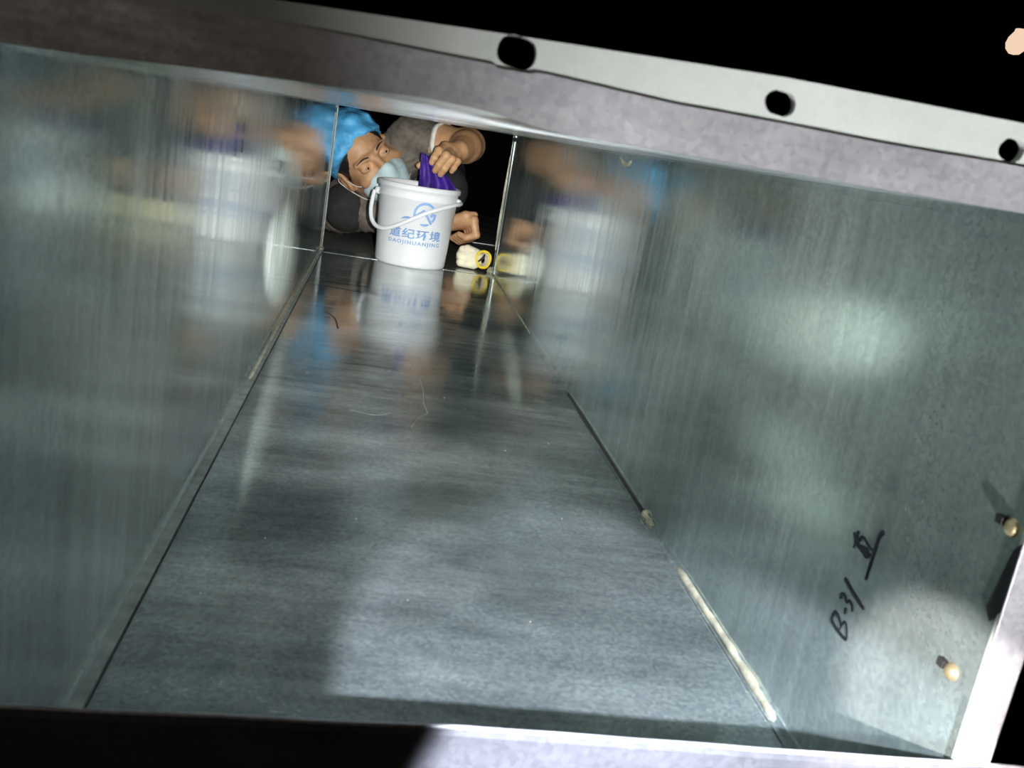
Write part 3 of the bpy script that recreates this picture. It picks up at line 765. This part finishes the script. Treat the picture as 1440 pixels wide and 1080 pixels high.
prof = [(-0.006, 0.055), (-0.006, 0.0605), (0.006, 0.059), (0.006, 0.053)]
rings = [[bm.verts.new(Vector(ca + adir * p + (u_ * math.cos(2 * math.pi * k / 28) + v_ * math.sin(2 * math.pi * k / 28)) * r * (1 + 0.03 * math.sin(5 * k)))) for k in range(28)] for p, r in prof]
for i in range(4):
    for k in range(28): bm.faces.new((rings[i][k], rings[i][(k + 1) % 28], rings[(i + 1) % 4][(k + 1) % 28], rings[(i + 1) % 4][k]))
bmesh.ops.recalc_face_normals(bm, faces=bm.faces[:])
obj('cuff', bm, M['loop'], shirt, True)['label'] = 'white sleeve trim'
# trousers and shoes
ft = Field((-0.36, 0.15, -0.008), (0.32, 1.02, 0.32), 0.006)
ft.ellipsoid(HIP, (0.16, 0.13, 0.12), TR, 0.04)
for L in LEGS:
    ft.capsule(L[0], L[1], 0.088, 0.064, 0.02); ft.capsule(L[1], L[2], 0.064, 0.05, 0.02)
ft.mesh('trousers', M['trousers'], person, 1)
for L in LEGS:
    fo = Field(L[2] + np.array([-0.08, -0.08, -0.07]), L[2] + np.array([0.08, 0.24, 0.08]), 0.006)
    fo.capsule(L[2], L[2] + np.array([0.0, 0.05, -0.012]), 0.046, 0.04, 0.01); fo.capsule(L[2] + np.array([0, 0.05, -0.015]), L[2] + np.array([0, 0.14, -0.02]), 0.04, 0.034, 0.01)
    fo.mesh('shoe', M['shoe'], person, 1)

# ================================================================== PURPLE CLOTH
bm = bmesh.new(); NU, NV = 34, 30; gv = []
for j in range(NV + 1):
    v = j / NV; row = []
    for i in range(NU + 1):
        u = i / NU
        xl = -0.004 + 0.006 * v; xr = 0.030 + 0.066 * min(1, v * 1.5) ** 0.9
        x = xl + (xr - xl) * u
        zt = 0.2735 - 0.010 * u
        zb = 0.165
        z = zt + (zb - zt) * v
        y = -0.040 - 0.022 * v + 0.010 * math.sin(u * 13 + 2 * v) * (0.35 + 0.65 * v) - 0.006 * math.exp(-((u - 0.1) / 0.06) ** 2)
        y += 0.003 * mnoise.noise(Vector((u * 6, v * 5, 2)))
        if z < 0.205: x = min(x, BX + math.sqrt(max(0, (rad(z) - 0.010) ** 2 - (y - BY) ** 2)))
        row.append(bm.verts.new((x, y, z)))
    gv.append(row)
for j in range(NV):
    for i in range(NU): bm.faces.new((gv[j][i], gv[j][i + 1], gv[j + 1][i + 1], gv[j + 1][i]))
bmesh.ops.recalc_face_normals(bm, faces=bm.faces[:])
bmesh.ops.solidify(bm, geom=bm.faces[:], thickness=0.0022)
tag(obj('cleaning_cloth', bm, M['cloth'], None, True), 'purple cleaning cloth held in a hand and hanging into the white bucket', 'cloth')

# ================================================================== GLOVE
fg = Field((0.105, -0.05, -0.004), (0.235, 0.09, 0.085), 0.002)
gn = wob(140, 0.0016, 31)
fg.ellipsoid((0.150, 0.022, 0.029), (0.026, 0.024, 0.0285), None, 0.006, noise=gn)
for k, (a, b, r) in enumerate([((0.136, 0.004, 0.014), (0.170, -0.004, 0.012), 0.0115), ((0.134, 0.010, 0.032), (0.164, 0.000, 0.034), 0.0115), ((0.138, 0.016, 0.046), (0.160, 0.006, 0.048), 0.0105), ((0.150, 0.012, 0.052), (0.172, 0.008, 0.045), 0.0095), ((0.140, 0.03, 0.012), (0.176, 0.024, 0.013), 0.012)]):
    fg.capsule(a, b, r, r * 0.9, 0.004)
CU = np.array([0.1925, -0.012, 0.0315]); cd = nrm(np.array([0.30, -0.9, 0.12]))       # where the cuff opens
fg.capsule((0.160, 0.02, 0.030), CU - cd * 0.012, 0.024, 0.0215, 0.008)
_, P = fg.region(fg.lo, fg.lo + fg.h * fg.n, 0); P = P[:fg.n[0], :fg.n[1], :fg.n[2]]
fg.f = np.maximum(fg.f, ((P - CU) @ cd).astype(np.float32)); fg.f = np.maximum(fg.f, (0.0012 - P[..., 2]).astype(np.float32)); del P
fg.capsule(CU + cd * 0.01, CU - cd * 0.022, 0.0185, 0.015, 0.003, sub=True)
glove = fg.mesh('work_glove', M['glove'], None, 1)
tag(glove, 'crumpled cream cotton work glove with a yellow edged cuff on the duct floor', 'glove')
u_ = nrm(np.cross(cd, [0, 0, 1])); v_ = np.cross(u_, cd)
bm = bmesh.new(); P = []
for k in range(25):
    a = 2 * math.pi * k / 24
    P.append(CU + u_ * math.cos(a) * 0.0195 * (1 + 0.07 * math.sin(3 * a)) + v_ * math.sin(a) * 0.0225 * (1 + 0.05 * math.cos(2 * a)))
tube(bm, P, 0.0032, 10, False); bmesh.ops.remove_doubles(bm, verts=bm.verts[:], dist=0.0002)
for v in bm.verts: v.co.z = max(v.co.z, 0.0008)
obj('cuff_edge', bm, M['yellow'], glove, True)['label'] = 'yellow overlocked cuff edge'
bm = bmesh.new()
tube(bm, [CU - cd * 0.004 + u_ * 0.012 + v_ * -0.006, CU - cd * 0.003 + v_ * 0.004, CU - cd * 0.004 - u_ * 0.004 + v_ * 0.013], [0.002, 0.0042, 0.002], 8)  # black tube that darkens the cuff opening in place of real shade
obj('cuff_shade', bm, M['dark_matte'], glove, True)['label'] = 'dark piece for the shade inside the cuff'

# ================================================================== LAMP SHUTTER AND DISTANT BULB

bulb = bpy.data.objects.new('light_bulb', None); C.objects.link(bulb); bulb.location = (1.791, 0.479, 0.883)
tag(bulb, 'small pale glowing bulb hanging in the dark beyond the flange', 'bulb')
bm = bmesh.new(); lathe(bm, [(0.001, -0.036), (0.016, -0.033), (0.028, -0.020), (0.032, -0.004), (0.028, 0.014), (0.016, 0.032), (0.0135, 0.045)], 24); obj('glass_bulb', bm, M['bulb'], bulb, True)
bm = bmesh.new(); lathe(bm, [(0.0135, 0.040), (0.018, 0.042), (0.019, 0.075), (0.008, 0.085), (0.003, 0.087), (0.003, 1.117)], 16); obj('socket', bm, M['black'], bulb, True)
